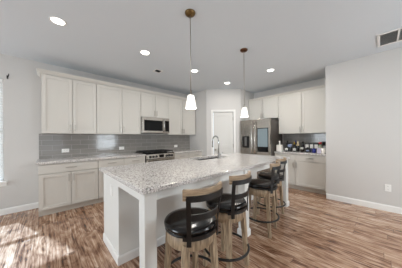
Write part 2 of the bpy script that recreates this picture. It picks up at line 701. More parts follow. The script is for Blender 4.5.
baseboard('baseboard_right', [(W3, 0.777), (W3, REAR)])
baseboard('baseboard_back', [(LEFT, W1), (-0.095, W1)])
q0, q1 = pp(0, 0, 0), pp(DS0 - 0.064, 0, 0)
baseboard('baseboard_pantry_1', [q0[:2], q1[:2]])
q0, q1 = pp(DS1 + 0.064, 0, 0), pp(plen, 0, 0)
baseboard('baseboard_pantry_2', [q0[:2], q1[:2]])
baseboard('baseboard_left_1', [(LEFT, PY1), (LEFT, W1)])
baseboard('baseboard_left_2', [(LEFT, REAR), (LEFT, PY0)])
baseboard('baseboard_rear', [(W3, REAR), (LEFT, REAR)])

# backsplashes
struct('trim_2', MB().box(-0.09, 3.579, W1 - 0.009, W1 - 0.001, 0.917, 1.394), 'glass_tile')
struct('trim_3', MB().box(W2 - 0.009, W2 - 0.001, 0.778, 1.925, 0.917, 1.384), 'glass_tile')


# ------------------------------------------------------------------ cabinets (local: front faces -y, x along the wall)
def shaker(x0, x1, z0, z1, y, fr=0.058):
    """door leaf whose front face is at y"""
    b = MB()
    t = 0.02
    b.box(x0, x0 + fr, y, y + t, z0, z1, 0.0015).box(x1 - fr, x1, y, y + t, z0, z1, 0.0015)
    b.box(x0 + fr, x1 - fr, y, y + t, z0, z0 + fr, 0.0015).box(x0 + fr, x1 - fr, y, y + t, z1 - fr, z1, 0.0015)
    b.box(x0 + fr, x1 - fr, y + 0.009, y + t - 0.001, z0 + fr, z1 - fr)
    return b


def pull(parent, x, z, y, ln=0.13, vertical=True):
    b = MB()
    off = 0.032
    if vertical:
        b.box(x - 0.008, x + 0.008, y - off - 0.01, y - off, z - ln / 2, z + ln / 2, 0.002)
        for s in (-1, 1):
            b.cyl((x, y, z + s * ln * 0.36), (x, y - off, z + s * ln * 0.36), 0.005, seg=8)
    else:
        b.box(x - ln / 2, x + ln / 2, y - off - 0.01, y - off, z - 0.008, z + 0.008, 0.002)
        for s in (-1, 1):
            b.cyl((x + s * ln * 0.36, y, z), (x + s * ln * 0.36, y - off, z), 0.005, seg=8)
    return b.build('handle', 'nickel', parent)


GAP = 0.005


def wall_cabinet(label, loc, rz, wd, z0, z1, depth, cuts, handles, group=None):
    """cuts: door boundaries in x incl. ends; handles: per door 'l' or 'r' or None"""
    t = thing('wall_cabinet', label, 'cabinet', loc, rz, group)
    MB().box(0.001, wd - 0.001, 0.022, depth, z0, z1).build('cabinet_body', 'cabinet_paint', t)
    for i, hs in enumerate(handles):
        a, c = cuts[i] + GAP, cuts[i + 1] - GAP
        dr = shaker(a, c, z0 + 0.003, z1 - 0.012, 0).build('door', 'cabinet_paint', t)
        if hs:
            x = a + 0.03 if hs == 'l' else c - 0.03
            pull(dr, x, z0 + 0.105, 0)
    return t


def base_cabinet(label, loc, rz, wd, depth, drawers, doors, handles, group=None):
    t = thing('base_cabinet', label, 'cabinet', loc, rz, group)
    b = MB().box(0.001, wd - 0.001, 0.022, depth, 0.10, 0.874)
    b.build('cabinet_body', 'cabinet_paint', t)
    MB().box(0.001, wd - 0.001, 0.085, depth - 0.02, 0.0, 0.10).build('toe_kick', 'toe_kick', t)
    for x0, x1 in zip(drawers, drawers[1:]):
        d = MB().box(x0 + GAP, x1 - GAP, 0, 0.02, 0.712, 0.862, 0.002).build('drawer', 'cabinet_paint', t)
        pull(d, (x0 + x1) / 2, 0.79, 0, 0.16, False)
    for i, hs in enumerate(handles):
        a, c = doors[i] + GAP, doors[i + 1] - GAP
        dr = shaker(a, c, 0.115, 0.704, 0).build('door', 'cabinet_paint', t)
        x = a + 0.03 if hs == 'l' else c - 0.03
        pull(dr, x, 0.61, 0)
    return t


UY = 4.07
BY = 3.79
g1 = 'wall cabinets above the range wall counter'
wall_cabinet('cream two-door wall cabinet at the far left end, nearest the window', (-0.05, UY, 0), 0, 0.843, 1.395, 2.457, W1 - 0.001 - UY, (0, 0.44, 0.843), 'rl', g1)
wall_cabinet('cream two-door wall cabinet just left of the microwave', (0.793, UY, 0), 0, 0.957, 1.395, 2.457, W1 - 0.001 - UY, (0, 0.511, 0.957), 'rl', g1)
wall_cabinet('short cream two-door wall cabinet directly above the microwave', (1.75, UY, 0), 0, 0.785, 1.845, 2.457, W1 - 0.001 - UY, (0, 0.3925, 0.785), 'rl', g1)
wall_cabinet('cream two-door wall cabinet right of the microwave, beside the pantry wall', (2.535, UY, 0), 0, 1.02, 1.395, 2.457, W1 - 0.001 - UY, (0, 0.5, 1.02), 'rl', g1)
CP = [(0.0, 2.459), (0.014, 2.459), (0.022, 2.475), (0.05, 2.505), (0.058, 2.524), (0.0, 2.524)]
cr = MB().sweep_profile([(-0.05, W1 - 0.002), (-0.05, UY + 0.022), (3.575, UY + 0.022)][::1], CP)
tag(cr.build('crown_molding', 'cabinet_paint'), 'cream crown moulding running along the tops of the range wall cabinets', 'moulding')

g2 = 'base cabinets under the range wall counter'
base_cabinet('cream base cabinet with one wide drawer at the left end, nearest the window', (-0.09, BY, 0), 0, 0.85, W1 - 0.001 - BY, (0, 0.85), (0, 0.425, 0.85), 'rl', g2)
base_cabinet('cream base cabinet with two drawers just left of the range', (0.76, BY, 0), 0, 0.968, W1 - 0.001 - BY, (0, 0.484, 0.968), (0, 0.484, 0.968), 'rl', g2)
base_cabinet('cream base cabinet between the range and the pantry wall', (2.522, BY, 0), 0, 1.056, W1 - 0.001 - BY, (0, 0.528, 1.056), (0, 0.528, 1.056), 'rl', g2)

tag(MB().box(-0.115, 1.727, 3.765, W1 - 0.001, 0.876, 0.915, 0.005, 2).build('countertop', 'granite'),
    'speckled granite countertop left of the range under the long tile backsplash', 'countertop')
tag(MB().box(2.523, 3.578, 3.765, W1 - 0.001, 0.876, 0.915, 0.005, 2).build('countertop', 'granite'),
    'short granite countertop right of the range, ending at the pantry wall', 'countertop')

# bar side (front faces -x)
RZ = -PI / 2
XU, XB = 4.752, 4.472
g3 = 'cabinets of the bar nook beside the refrigerator'
wall_cabinet('cream two-door wall cabinet above the bottles on the bar counter', (XU, 1.926, 0), RZ, 1.147, 1.385, 2.445, W2 - 0.001 - XU, (0, 0.57, 1.147), 'rl', g3)
wall_cabinet('deep-set cream two-door wall cabinet directly above the refrigerator', (XU, 2.855, 0), RZ, 0.925, 1.835, 2.445, W2 - 0.001 - XU, (0, 0.4625, 0.925), 'rl', g3)
CP2 = [(q * 0.7, 2.447 + (z - 2.459) * 0.75) for q, z in CP]
cr = MB().sweep_profile([(XU + 0.022, 2.855), (XU + 0.022, 0.779)], CP2)
tag(cr.build('crown_molding', 'cabinet_paint'), 'cream crown moulding above the refrigerator and bar cabinets', 'moulding')
base_cabinet('cream one-drawer base cabinet under the bar counter, beside the refrigerator', (XB, 1.926, 0), RZ, 0.50, W2 - 0.001 - XB, (0, 0.50), (0, 0.50), 'r', g3)
base_cabinet('cream one-drawer base cabinet under the bar counter, against the right wall', (XB, 1.426, 0), RZ, 0.647, W2 - 0.001 - XB, (0, 0.647), (0, 0.647), 'l', g3)
tag(MB().box(4.45, W2 - 0.001, 0.779, 1.926, 0.876, 0.915, 0.005, 2).build('countertop', 'granite'),
    'granite bar countertop crowded with bottles, between refrigerator and right wall', 'countertop')

# ------------------------------------------------------------------ range
RW = 0.786
t = thing('gas_range', 'stainless slide-in gas range with black grates and front knobs', 'range', (1.732, 3.72, 0))
b = MB().box(0.004, RW - 0.004, 0.05, 0.675, 0.0, 0.905)
b.build('range_body', 'black_plastic', t)
b = MB().hexa([(0.002, 0.0, 0.80), (RW - 0.002, 0.0, 0.80), (RW - 0.002, 0.05, 0.80), (0.002, 0.05, 0.80)],
              [(0.002, 0.02, 0.905), (RW - 0.002, 0.02, 0.905), (RW - 0.002, 0.05, 0.905), (0.002, 0.05, 0.905)])
cp = b.build('control_panel', 'stainless', t)
for x in (0.09, 0.17, 0.25, RW - 0.25, RW - 0.17, RW - 0.09):
    MB().cyl((x, 0.012, 0.85), (x, -0.008, 0.848), 0.026, seg=16).cyl((x, -0.008, 0.848), (x, -0.03, 0.845), 0.021, 0.018, seg=16).build('knob', 'black_metal', cp)
MB().box(RW / 2 - 0.06, RW / 2 + 0.06, -0.002, 0.03, 0.818, 0.89).build('display', 'black_glass', cp)
od = MB().box(0.006, RW - 0.006, 0.005, 0.05, 0.24, 0.79, 0.004).build('oven_door', 'stainless', t)
MB().box(0.1, RW - 0.1, 0.0, 0.02, 0.34, 0.66).build('oven_window', 'black_glass', od)
b = MB().cyl((0.06, -0.045, 0.735), (RW - 0.06, -0.045, 0.735), 0.012)
for x in (0.09, RW - 0.09):
    b.cyl((x, 0.01, 0.735), (x, -0.045, 0.735), 0.008)
b.build('handle', 'stainless', od)
MB().box(0.006, RW - 0.006, 0.01, 0.05, 0.06, 0.232, 0.004).build('storage_drawer', 'stainless', t)
ck = MB().box(0.0, RW, 0.03, 0.678, 0.906, 0.924, 0.004).build('cooktop', 'black_glass', t)
for x, y in ((0.17, 0.2), (0.17, 0.5), (RW - 0.17, 0.2), (RW - 0.17, 0.5), (RW / 2, 0.35)):
    MB().lathe([(0, 0.018), (0.03, 0.018), (0.042, 0.01), (0.045, 0)], 16, (x, y, 0.924)).build('burner', 'cast_iron', ck)
for i in range(3):
    x0, x1 = 0.02 + i * 0.25, 0.02 + i * 0.25 + 0.243
    b = MB()
    zt0, zt1 = 0.952, 0.972
    b.box(x0, x0 + 0.014, 0.06, 0.65, zt0, zt1).box(x1 - 0.014, x1, 0.06, 0.65, zt0, zt1)
    for y in (0.06, 0.2, 0.348, 0.496, 0.636):
        b.box(x0 + 0.014, x1 - 0.014, y, y + 0.014, zt0, zt1)
    xm = (x0 + x1) / 2
    b.box(xm - 0.006, xm + 0.006, 0.075, 0.635, zt0 + 0.001, zt1 - 0.001)
    for x in (x0 + 0.002, x1 - 0.012):
        for y in (0.062, 0.638):
            b.box(x, x + 0.01, y, y + 0.01, 0.924, zt0)
    b.build('grate', 'cast_iron', t)

# ------------------------------------------------------------------ microwave
t = thing('microwave', 'stainless over-the-range microwave with black glass door', 'microwave', (1.752, 4.0, 1.425))
MW, MH = 0.781, 0.415
MB().box(0, MW, 0.022, W1 - 0.012 - 4.0, 0, MH, 0.003).build('microwave_body', 'stainless', t)
d = MB()
DW = 0.60
d.box(0.004, 0.052, 0, 0.022, 0.012, MH - 0.005, 0.003).box(DW - 0.03, DW + 0.025, 0, 0.022, 0.012, MH - 0.005, 0.003)
d.box(0.052, DW - 0.03, 0, 0.022, 0.012, 0.062, 0.003).box(0.052, DW - 0.03, 0, 0.022, MH - 0.085, MH - 0.005, 0.003)
dr = d.build('door', 'stainless', t)
MB().box(0.05, DW - 0.028, 0.005, 0.021, 0.06, MH - 0.083).build('door_glass', 'black_glass', dr)
b = MB().tube([(DW - 0.005, 0, 0.045), (DW - 0.005, -0.035, 0.065), (DW - 0.005, -0.045, 0.2), (DW - 0.005, -0.035, 0.345), (DW - 0.005, 0, 0.365)], 0.011)
b.build('handle', 'chrome', dr)
cp = MB().box(DW + 0.03, MW - 0.004, 0, 0.022, 0.012, MH - 0.005, 0.003).build('control_panel', 'stainless', t)
MB().box(DW + 0.04, MW - 0.014, -0.002, 0.01, 0.05, MH - 0.075).build('keypad', 'black_glass', cp)
MB().box(0.03, MW - 0.03, 0.06, 0.36, -0.006, 0.001).build('underside_vent', 'black_plastic', t)

# ------------------------------------------------------------------ refrigerator (front faces -x)
FW = 0.90
t = thing('refrigerator', 'stainless french-door refrigerator with a dispenser and a large screen', 'refrigerator', (4.24, 2.838, 0), RZ)
MB().box(0.004, FW - 0.004, 0.075, 0.80, 0.02, 1.775, 0.004).build('refrigerator_body', 'fridge_side', t)
MB().box(0.02, FW - 0.02, 0.1, 0.76, 0.0, 0.02).build('base_grille', 'black_plastic', t)
ld = MB().box(0.004, FW / 2 - 0.003, 0, 0.07, 0.76, 1.79, 0.008, 2).build('door', 'stainless', t)
rd = MB().box(FW / 2 + 0.003, FW - 0.004, 0, 0.07, 0.76, 1.79, 0.008, 2).build('door', 'stainless', t)
fd = MB().box(0.004, FW - 0.004, 0, 0.07, 0.40, 0.752, 0.008, 2).build('freezer_drawer', 'stainless', t)
fd2 = MB().box(0.004, FW - 0.004, 0, 0.07, 0.045, 0.394, 0.008, 2).build('freezer_drawer', 'stainless', t)
for dd, x in ((ld, FW / 2 - 0.05), (rd, FW / 2 + 0.05)):
    MB().tube([(x, 0, 0.84), (x, -0.05, 0.87), (x, -0.058, 1.0), (x, -0.06, 1.28), (x, -0.058, 1.56), (x, -0.05, 1.7), (x, 0, 1.73)], 0.013).build('handle', 'stainless', dd)
for dd, z in ((fd, 0.70), (fd2, 0.345)):
    MB().tube([(0.08, 0, z), (0.1, -0.05, z), (0.3, -0.055, z), (FW - 0.3, -0.055, z), (FW - 0.1, -0.05, z), (FW - 0.08, 0, z)], 0.013).build('handle', 'stainless', dd)
dp = MB().box(0.07, 0.30, -0.004, 0.004, 1.0, 1.33, 0.002).build('dispenser', 'black_plastic', ld)
MB().box(0.155, 0.22, -0.012, -0.003, 1.05, 1.3).build('dispenser_paddle', 'machine_grey', dp)
sc_ = MB().box(FW / 2 + 0.095, FW - 0.045, -0.006, 0.004, 0.90, 1.545, 0.003).build('display_bezel', 'black_glass', rd)
MB().box(FW / 2 + 0.112, FW - 0.062, -0.008, -0.004, 1.04, 1.525).build('screen', 'screen', sc_)
for x in (0.06, FW - 0.06):
    MB().box(x - 0.04, x + 0.04, 0.05, 0.16, 1.776, 1.80, 0.004).build('hinge_cover', 'black_plastic', t)

# ------------------------------------------------------------------ island
IX0, IX1, IY0, IY1 = 0.505, 3.37, 1.162, 2.475
BX0, BX1, BYF, BYB = 0.54, 3.34, 1.82, 2.43
t = thing('kitchen_island', 'long white kitchen island base with square posts under the overhang', 'island', (BX0, BYF, 0))
L_ = BX1 - BX0
D_ = BYB - BYF
hx0, hx1 = 1.87 - 0.03 - BX0, 2.64 + 0.03 - BX0      # open bay that takes the sink
b = MB().box(0, hx0, 0, D_ - 0.022, 0.0, 0.874).box(hx1, L_, 0, D_ - 0.022, 0.0, 0.874)
b.box(hx0, hx1, 0, 0.02, 0, 0.874).box(hx0, hx1, D_ - 0.03, D_ - 0.022, 0, 0.874).box(hx0, hx1, 0.02, D_ - 0.03, 0, 0.12)
b.build('island_body', 'island_paint', t)
bb = MB().sweep_profile([(0, D_ - 0.022), (0, 0), (L_, 0), (L_, D_ - 0.022)], [(0.0, 0.0), (0.013, 0.0), (0.013, 0.075), (0.006, 0.09), (0.0, 0.09)])
bb.build('baseboard', 'trim_white', t)
n = 4
for i in range(n):
    a, c = L_ * i / n + 0.005, L_ * (i + 1) / n - 0.005
    x = shaker(a, c, 0.115, 0.86, 0)
    bmesh.ops.rotate(x.bm, verts=x.bm.verts, cent=((a + c) / 2, 0, 0), matrix=Matrix.Rotation(PI, 3, 'Z'))
    bmesh.ops.translate(x.bm, verts=x.bm.verts, vec=(0, D_, 0))
    x.build('door', 'island_paint', t)
PW = 0.1
for x in (IX0 + 0.025, 1.865, IX1 - 0.025 - PW):
    lx, ly = x - BX0, IY0 + 0.025 - BYF
    b = MB().box(lx, lx + PW, ly, ly + PW, 0.0, 0.874, 0.003)
    p = b.build('post', 'island_paint', t)
    MB().sweep_profile([(lx, ly), (lx + PW, ly), (lx + PW, ly + PW), (lx, ly + PW), (lx, ly)],
                       [(0.0, 0.0), (0.013, 0.0), (0.013, 0.075), (0.006, 0.09), (0.0, 0.09)]).build('baseboard', 'trim_white', p)
ax0, ax1, ay = IX0 + 0.03 - BX0, IX1 - 0.03 - BX0, IY0 + 0.03 - BYF
b = MB()
b.box(ax0 + 0.095, 1.865 - BX0, ay + 0.01, ay + 0.03, 0.80, 0.874)
b.box(1.965 - BX0, ax1 - 0.095, ay + 0.01, ay + 0.03, 0.80, 0.874)
b.box(ax0 + 0.002, ax0 + 0.022, ay + 0.095, 0, 0.80, 0.874)
b.box(ax1 - 0.022, ax1 - 0.002, ay + 0.095, 0, 0.80, 0.874)
b.build('apron', 'island_paint', t)
# outlet set into the island end
o = MB().box(-0.007, 0, 0.205, 0.28, 0.65, 0.765, 0.002).build('outlet_plate', 'plate_white', t)
MB().box(-0.009, -0.006, 0.23, 0.255, 0.665, 0.75).build('outlet_face', 'plate_white', o)

SX0, SX1, SY0, SY1 = 1.87, 2.64, 2.04, 2.375     # sink cut-out
b = MB()
t2 = bmesh.new()


def ring_slab(t, outer, inner, z0, z1):
    (ax, bx, ay, by), (cx, dx, cy, dy) = outer, inner
    O = [(ax, ay), (bx, ay), (bx, by), (ax, by)]
    I = [(cx, cy), (dx, cy), (dx, dy), (cx, dy)]
    v = {}
    for nm, pts in (('O', O), ('I', I)):
        for i, p in enumerate(pts):
            for z in (0, 1):
                v[nm, i, z] = t.verts.new((p[0], p[1], (z0, z1)[z]))
    for i in range(4):
        j = (i + 1) % 4
        t.faces.new((v['O', i, 1], v['O', j, 1], v['I', j, 1], v['I', i, 1]))
        t.faces.new((v['O', i, 0], v['I', i, 0], v['I', j, 0], v['O', j, 0]))
        t.faces.new((v['O', i, 0], v['O', j, 0], v['O', j, 1], v['O', i, 1]))
        t.faces.new((v['I', i, 0], v['I', i, 1], v['I', j, 1], v['I', j, 0]))
    bmesh.ops.recalc_face_normals(t, faces=t.faces)


ring_slab(t2, (IX0, IX1, IY0, IY1), (SX0, SX1, SY0, SY1), 0.876, 0.915)
es = [e for e in t2.edges if all(v.co.x in (IX0, IX1) or abs(v.co.x - IX0) < 1e-4 or abs(v.co.x - IX1) < 1e-4 for v in e.verts)]
bmesh.ops.bevel(t2, geom=es, offset=0.006, segments=2, affect='EDGES', profile=0.5)
b._add(t2)
tag(b.build('island_countertop', 'granite'), 'large speckled granite island countertop with a sink cut into it', 'countertop')

# sink hangs under the cut-out; the island body keeps clear of it
t = thing('kitchen_sink', 'stainless undermount sink sunk into the island countertop', 'sink', (SX0, SY0, 0.66))
sw, sd = SX1 - SX0, SY1 - SY0
b = MB()
b.box(-0.012, 0.0, -0.012, sd + 0.012, 0, 0.214).box(sw, sw + 0.012, -0.012, sd + 0.012, 0, 0.214)
b.box(0, sw, -0.012, 0, 0, 0.214).box(0, sw, sd, sd + 0.012, 0, 0.214)
b.box(0, sw, 0, sd, 0, 0.01)
b.build('basin', 'sink_steel_shaded', t)
MB().lathe([(0, 0.012), (0.035, 0.013), (0.045, 0.0101)], 20, (sw / 2, sd / 2, 0)).build('drain', 'chrome', t)

t = thing('kitchen_faucet', 'tall chrome gooseneck faucet standing beside the island sink', 'faucet', (2.285, 1.985, 0.9155))
MB().lathe([(0, 0), (0.03, 0), (0.03, 0.008), (0.022, 0.014), (0.021, 0.09), (0.016, 0.1), (0, 0.1)], 20).build('faucet_base', 'chrome', t)
pts = [(0, 0, 0.09), (0, 0, 0.30)]
for i in range(1, 13):
    a = PI * i / 12
    pts.append((0, 0.075 - 0.075 * math.cos(a), 0.31 + 0.095 * math.sin(a)))
pts.append((0, 0.15, 0.27))
MB().tube(pts, 0.0115, 12).build('spout', 'chrome', t)
MB().cyl((0, 0.15, 0.275), (0, 0.15, 0.20), 0.0125, 0.014).build('spray_head', 'chrome', t)
MB().cyl((0.018, 0, 0.06), (0.045, 0, 0.066), 0.012).cyl((0.045, 0, 0.066), (0.115, 0, 0.1), 0.008, 0.006).build('handle', 'chrome', t)


# ------------------------------------------------------------------ bar stools (seat faces +y, back at -y)
def arc(r, a0, a1, n, z, lift=0.0, cy=0.0):
    return [(r * math.sin(R(a0 + (a1 - a0) * i / n)), cy - r * math.cos(R(a0 + (a1 - a0) * i / n)), z) for i in range(n + 1)]


def make_stool():
    t = thing('bar_stool', '', 'stool')
    for sx in (-1, 1):
        for sy in (-1, 1):
            w0, w1 = 0.022, 0.018
            tx, ty, bx, by = sx * 0.12, sy * 0.12, sx * 0.15, sy * 0.15
            sq = lambda x, y, w, z: [(x - w, y - w, z), (x + w, y - w, z), (x + w, y + w, z), (x - w, y + w, z)]
            MB().hexa(sq(bx, by, w1, 0), sq(tx, ty, w0, 0.555)).build('leg', 'stool_wood', t)
    MB().lathe([(0.0, 0.505), (0.174, 0.505), (0.18, 0.511), (0.18, 0.592), (0.174, 0.598), (0.0, 0.598)], 40).build('apron', 'stool_wood', t)
    MB().lathe([(0.0, 0.5985), (0.12, 0.5985), (0.12, 0.605), (0.0, 0.605)], 32).build('swivel_plate', 'black_metal', t)
    MB().lathe([(0.0, 0.6055), (0.188, 0.6055), (0.196, 0.609), (0.196, 0.622), (0.19, 0.625), (0.0, 0.625)], 48).build('seat_base', 'black_metal', t)
    MB().lathe([(0.0, 0.6255), (0.19, 0.6255), (0.201, 0.632), (0.203, 0.648), (0.196, 0.661), (0.16, 0.669), (0.09, 0.672), (0.0, 0.673)], 48).build('seat_cushion', 'leather', t)
    MB().tube([(0.222 * math.cos(2 * PI * i / 48), 0.222 * math.sin(2 * PI * i / 48), 0.205) for i in range(48)], 0.011, 8, True).build('footrest_ring', 'black_metal', t)
    b = t  # back
    A = 36
    for s in (-1, 1):
        a = R(s * A)
        tg = Vector((math.cos(a), math.sin(a), 0))
        rd = Vector((math.sin(a), -math.cos(a), 0))
        lv = [(0.2095, 0.565), (0.2105, 0.67), (0.226, 0.80), (0.2475, 0.90)]
        b = MB()
        for (ra, za), (rb, zb) in zip(lv, lv[1:]):
            def sec(r, z):
                c0 = rd * r + Vector((0, 0, z))
                return [c0 - tg * 0.016, c0 + tg * 0.016, c0 + tg * 0.016 + rd * 0.008, c0 - tg * 0.016 + rd * 0.008]
            b.hexa(sec(ra, za), sec(rb, zb))
        b.build('back_post', 'black_metal', t)
    MB().tube(arc(0.236, -45, 45, 20, 0.915), 0, flat=(0.022, 0.072)).build('top_rail', 'rail_wood', t)
    MB().tube(arc(0.2515, -A - 3, A + 3, 18, 0.893), 0, flat=(0.008, 0.04)).build('rail_strap', 'black_metal', t)
    MB().tube(arc(0.2205, -A, A, 18, 0.76), 0, flat=(0.010, 0.042)).build('back_slat', 'black_metal', t)
    MB().tube(arc(0.2045, -A - 12, A + 12, 18, 0.612), 0, flat=(0.010, 0.03)).build('seat_band', 'black_metal', t)
    return t


SL = ['black leather swivel bar stool nearest the camera, foremost in the island row',
      'black leather swivel bar stool second in the row, in front of the middle post',
      'black leather swivel bar stool third in the row, just beyond the middle post',
      'black leather swivel bar stool farthest in the island row, tucked in nearest the refrigerator']
SP = [(0.83, 1.02, -6), (1.33, 1.07, 2), (2.215, 1.145, 10), (2.76, 1.265, 4)]
proto = make_stool()
for i, (x, y, a) in enumerate(SP):
    o = proto if i == 0 else copy_tree(proto)
    o.location = (x, y, 0)
    o.rotation_euler.z = R(a)
    tag(o, SL[i], 'stool', 'bar stools along the island')


# ------------------------------------------------------------------ pendants, ceiling lights, vents
def pendant(x, y, label, canopy):
    t = thing('pendant_light', label, 'lamp', (x, y, 0), 0, 'pendants over the island')
    MB().lathe([(0, 0), (0.062, 0), (0.062, -0.01), (0.05, -0.026), (0.02, -0.034), (0, -0.034)], 28, (0, 0, H)).build('canopy', canopy, t)
    MB().cyl((0, 0, H - 0.034), (0, 0, 1.84), 0.0045, seg=10).build('rod', 'nickel', t)
    MB().lathe([(0, 0.06), (0.012, 0.06), (0.014, 0.02), (0.026, 0.012), (0.03, 0.0), (0, 0.0)], 20, (0, 0, 1.787)).build('socket_cap', 'nickel', t)
    MB().lathe([(0.005, 1.787), (0.036, 1.787), (0.040, 1.78), (0.067, 1.632), (0.063, 1.632), (0.036, 1.778), (0.005, 1.782)], 32, closed=True).build('lamp_shade', 'shade_glass', t)
    MB().lathe([(0, 1.67), (0.02, 1.68), (0.026, 1.70), (0.02, 1.73), (0.013, 1.75), (0.013, 1.781), (0, 1.781)], 16).build('bulb', 'lamp_glow', t)
    l = bpy.data.lights.new('pendant_bulb', 'POINT')
    l.energy = 5
    l.shadow_soft_size = 0.03
    l.color = (1, 0.93, 0.82)
    lo = bpy.data.objects.new('pendant_bulb', l)
    C.objects.link(lo)
    lo.parent = t
    lo.location = (0, 0, 1.645)


pendant(1.255, 1.515, 'white glass pendant lamp with brass canopy, the nearer of two over the island', 'brass')
pendant(2.445, 1.55, 'white glass pendant lamp with bronze canopy, the farther one over the island', 'bronze')


def downlight(x, y, label, watts):
    t = thing('ceiling_light', label, 'light', (x, y, H), 0, 'recessed ceiling lights')
    MB().lathe([(0.066, -0.001), (0.088, -0.001), (0.086, -0.007), (0.068, -0.005)], 32, closed=True).build('trim_ring', 'trim_white', t)
    MB().lathe([(0, -0.003), (0.066, -0.004), (0.066, -0.0015), (0, -0.0015)], 32).build('lens', 'lamp_glow', t)
    l = bpy.data.lights.new('downlight', 'AREA')
    l.shape = 'DISK'
    l.size = 0.13
    l.energy = watts
    l.color = (1, 0.97, 0.93)
    lo = bpy.data.objects.new('downlight', l)
    C.objects.link(lo)
    lo.parent = t
    lo.location = (0, 0, -0.012)


for x, y, e, lb in [(0.125, 2.73, 6, 'round recessed ceiling light at upper left, nearest the window'),
                 (1.26, 2.74, 6, 'round recessed ceiling light near the small vent, left of the nearer pendant'),
                 (2.40, 2.76, 6, 'round recessed ceiling light just right of the nearer pendant rod'),
                 (3.58, 2.79, 2.5, 'round recessed ceiling light directly in front of the pantry door'),
                 (3.62, 1.63, 17, 'round recessed ceiling light in front of the refrigerator cabinets'),
                 (0.125, 0.0, 6, 'unseen recessed ceiling light added behind the camera for fill'),  # this fixture and the next are unseen, added for fill
                 (2.4, -0.9, 9, 'unseen recessed ceiling light added by the rear windows for fill')]:
    downlight(x, y, lb, e)

# return air grille
t = thing('air_return_vent', 'large white ceiling return grille in two sections near the right wall', 'vent', (3.53, 0.02, H))
vw, vl = 0.47, -0.42
b = MB()
fr = 0.028
for (x0, x1, y0, y1) in ((0, fr, vl, 0), (vw - fr, vw, vl, 0), (fr, vw - fr, vl, vl + fr), (fr, vw - fr, -fr, 0), (fr, vw - fr, vl / 2 - 0.01, vl / 2 + 0.01)):
    b.box(x0, x1, y0, y1, -0.014, -0.001, 0.002)
b.build('frame', 'trim_white', t)
MB().box(fr, vw - fr, vl + fr, -fr, -0.003, -0.001).build('shade_backing', 'louver_shade_grey', t)  # flat grey sheet carries the shadow between the louvers
b = MB()
nl = 22
for i in range(nl):
    x = fr + (vw - 2 * fr) * (i + 0.5) / nl
    for y0, y1 in ((vl + fr, vl / 2 - 0.01), (vl / 2 + 0.01, -fr)):
        b.hexa([(x - 0.008, y0, -0.012), (x - 0.006, y0, -0.012), (x - 0.006, y1, -0.012), (x - 0.008, y1, -0.012)],
               [(x + 0.004, y0, -0.003), (x + 0.006, y0, -0.003), (x + 0.006, y1, -0.003), (x + 0.004, y1, -0.003)])
b.build('louvers', 'vent_grey', t)

t = thing('ceiling_vent', 'small square dark-cored ceiling vent above the range wall cabinets', 'vent', (1.80, 3.29, H))
b = MB()
for (x0, x1, y0, y1) in ((-0.085, -0.06, -0.085, 0.085), (0.06, 0.085, -0.085, 0.085), (-0.06, 0.06, -0.085, -0.06), (-0.06, 0.06, 0.06, 0.085)):
    b.box(x0, x1, y0, y1, -0.012, -0.001, 0.002)
b.build('frame', 'trim_white', t)
b = MB().box(-0.06, 0.06, -0.06, 0.06, -0.004, -0.001)
for i in range(4):
    y = -0.045 + i * 0.03
    b.box(-0.06, 0.06, y - 0.002, y + 0.002, -0.010, -0.004)
b.build('grille', 'dark_void', t)


# ------------------------------------------------------------------ outlets
def outlet(label, loc, rz, wide=False):
    t = thing('wall_outlet', label, 'outlet', loc, rz, None)
    w_, h_ = (0.12, 0.075) if wide else (0.075, 0.12)
    p = MB().box(-w_ / 2, w_ / 2, -0.007, -0.001, -h_ / 2, h_ / 2, 0.002).build('cover_plate', 'plate_white', t)
    for s in (-1, 1):
        cx, cz = (s * 0.024, 0) if wide else (0, s * 0.024)
        q = MB().cyl((cx, -0.006, cz), (cx, -0.009, cz), 0.016, seg=18).build('socket', 'plate_white', t)
        MB().box(cx - 0.007, cx - 0.005, -0.0095, -0.0085, cz - 0.005, cz + 0.005).box(cx + 0.005, cx + 0.007, -0.0095, -0.0085, cz - 0.005, cz + 0.005).build('slot', 'slot_dark', q)
    return t


Y_ = W1 - 0.009
outlet('white outlet plate on the tile backsplash, leftmost of three', (0.30, Y_, 1.055), 0, True)
outlet('white outlet plate on the backsplash just left of the range', (1.39, Y_, 1.055), 0, True)
outlet('white outlet plate on the backsplash right of the range', (3.01, Y_, 1.045), 0, True)
outlet('white upright outlet plate low on the bare right wall', (W3, -0.087, 0.40), RZ)

# ------------------------------------------------------------------ blind and bracket at the left window
t = thing('window_blind', 'white slatted blind hanging in the window at the left edge', 'blind', (WX0, W1 + 0.012, 0))
ww = WX1 - WX0
MB().box(0.008, ww - 0.008, -0.004, 0.036, WZ1 - 0.05, WZ1 - 0.002, 0.003).build('headrail', 'blind_white', t)
z = WZ0 + 0.05
sl = []
while z < WZ1 - 0.06:
    sl.append(z)
    z += 0.046
b = MB()
for z in sl:
    b.hexa([(0.01, 0.0, z - 0.0165), (ww - 0.01, 0.0, z - 0.0165), (ww - 0.01, 0.032, z + 0.0165), (0.01, 0.032, z + 0.0165)],
           [(0.01, 0.0, z - 0.014), (ww - 0.01, 0.0, z - 0.014), (ww - 0.01, 0.032, z + 0.019), (0.01, 0.032, z + 0.019)])
b.build('slats', 'blind_white', t)
MB().box(0.01, ww - 0.01, 0.002, 0.03, WZ0 + 0.014, WZ0 + 0.028, 0.003).build('bottom_rail', 'blind_white', t)
for x in (0.15, ww - 0.15):
    MB().box(x - 0.001, x + 0.001, 0.015, 0.017, WZ0 + 0.028, WZ1 - 0.05).build('cord', 'blind_white', t)

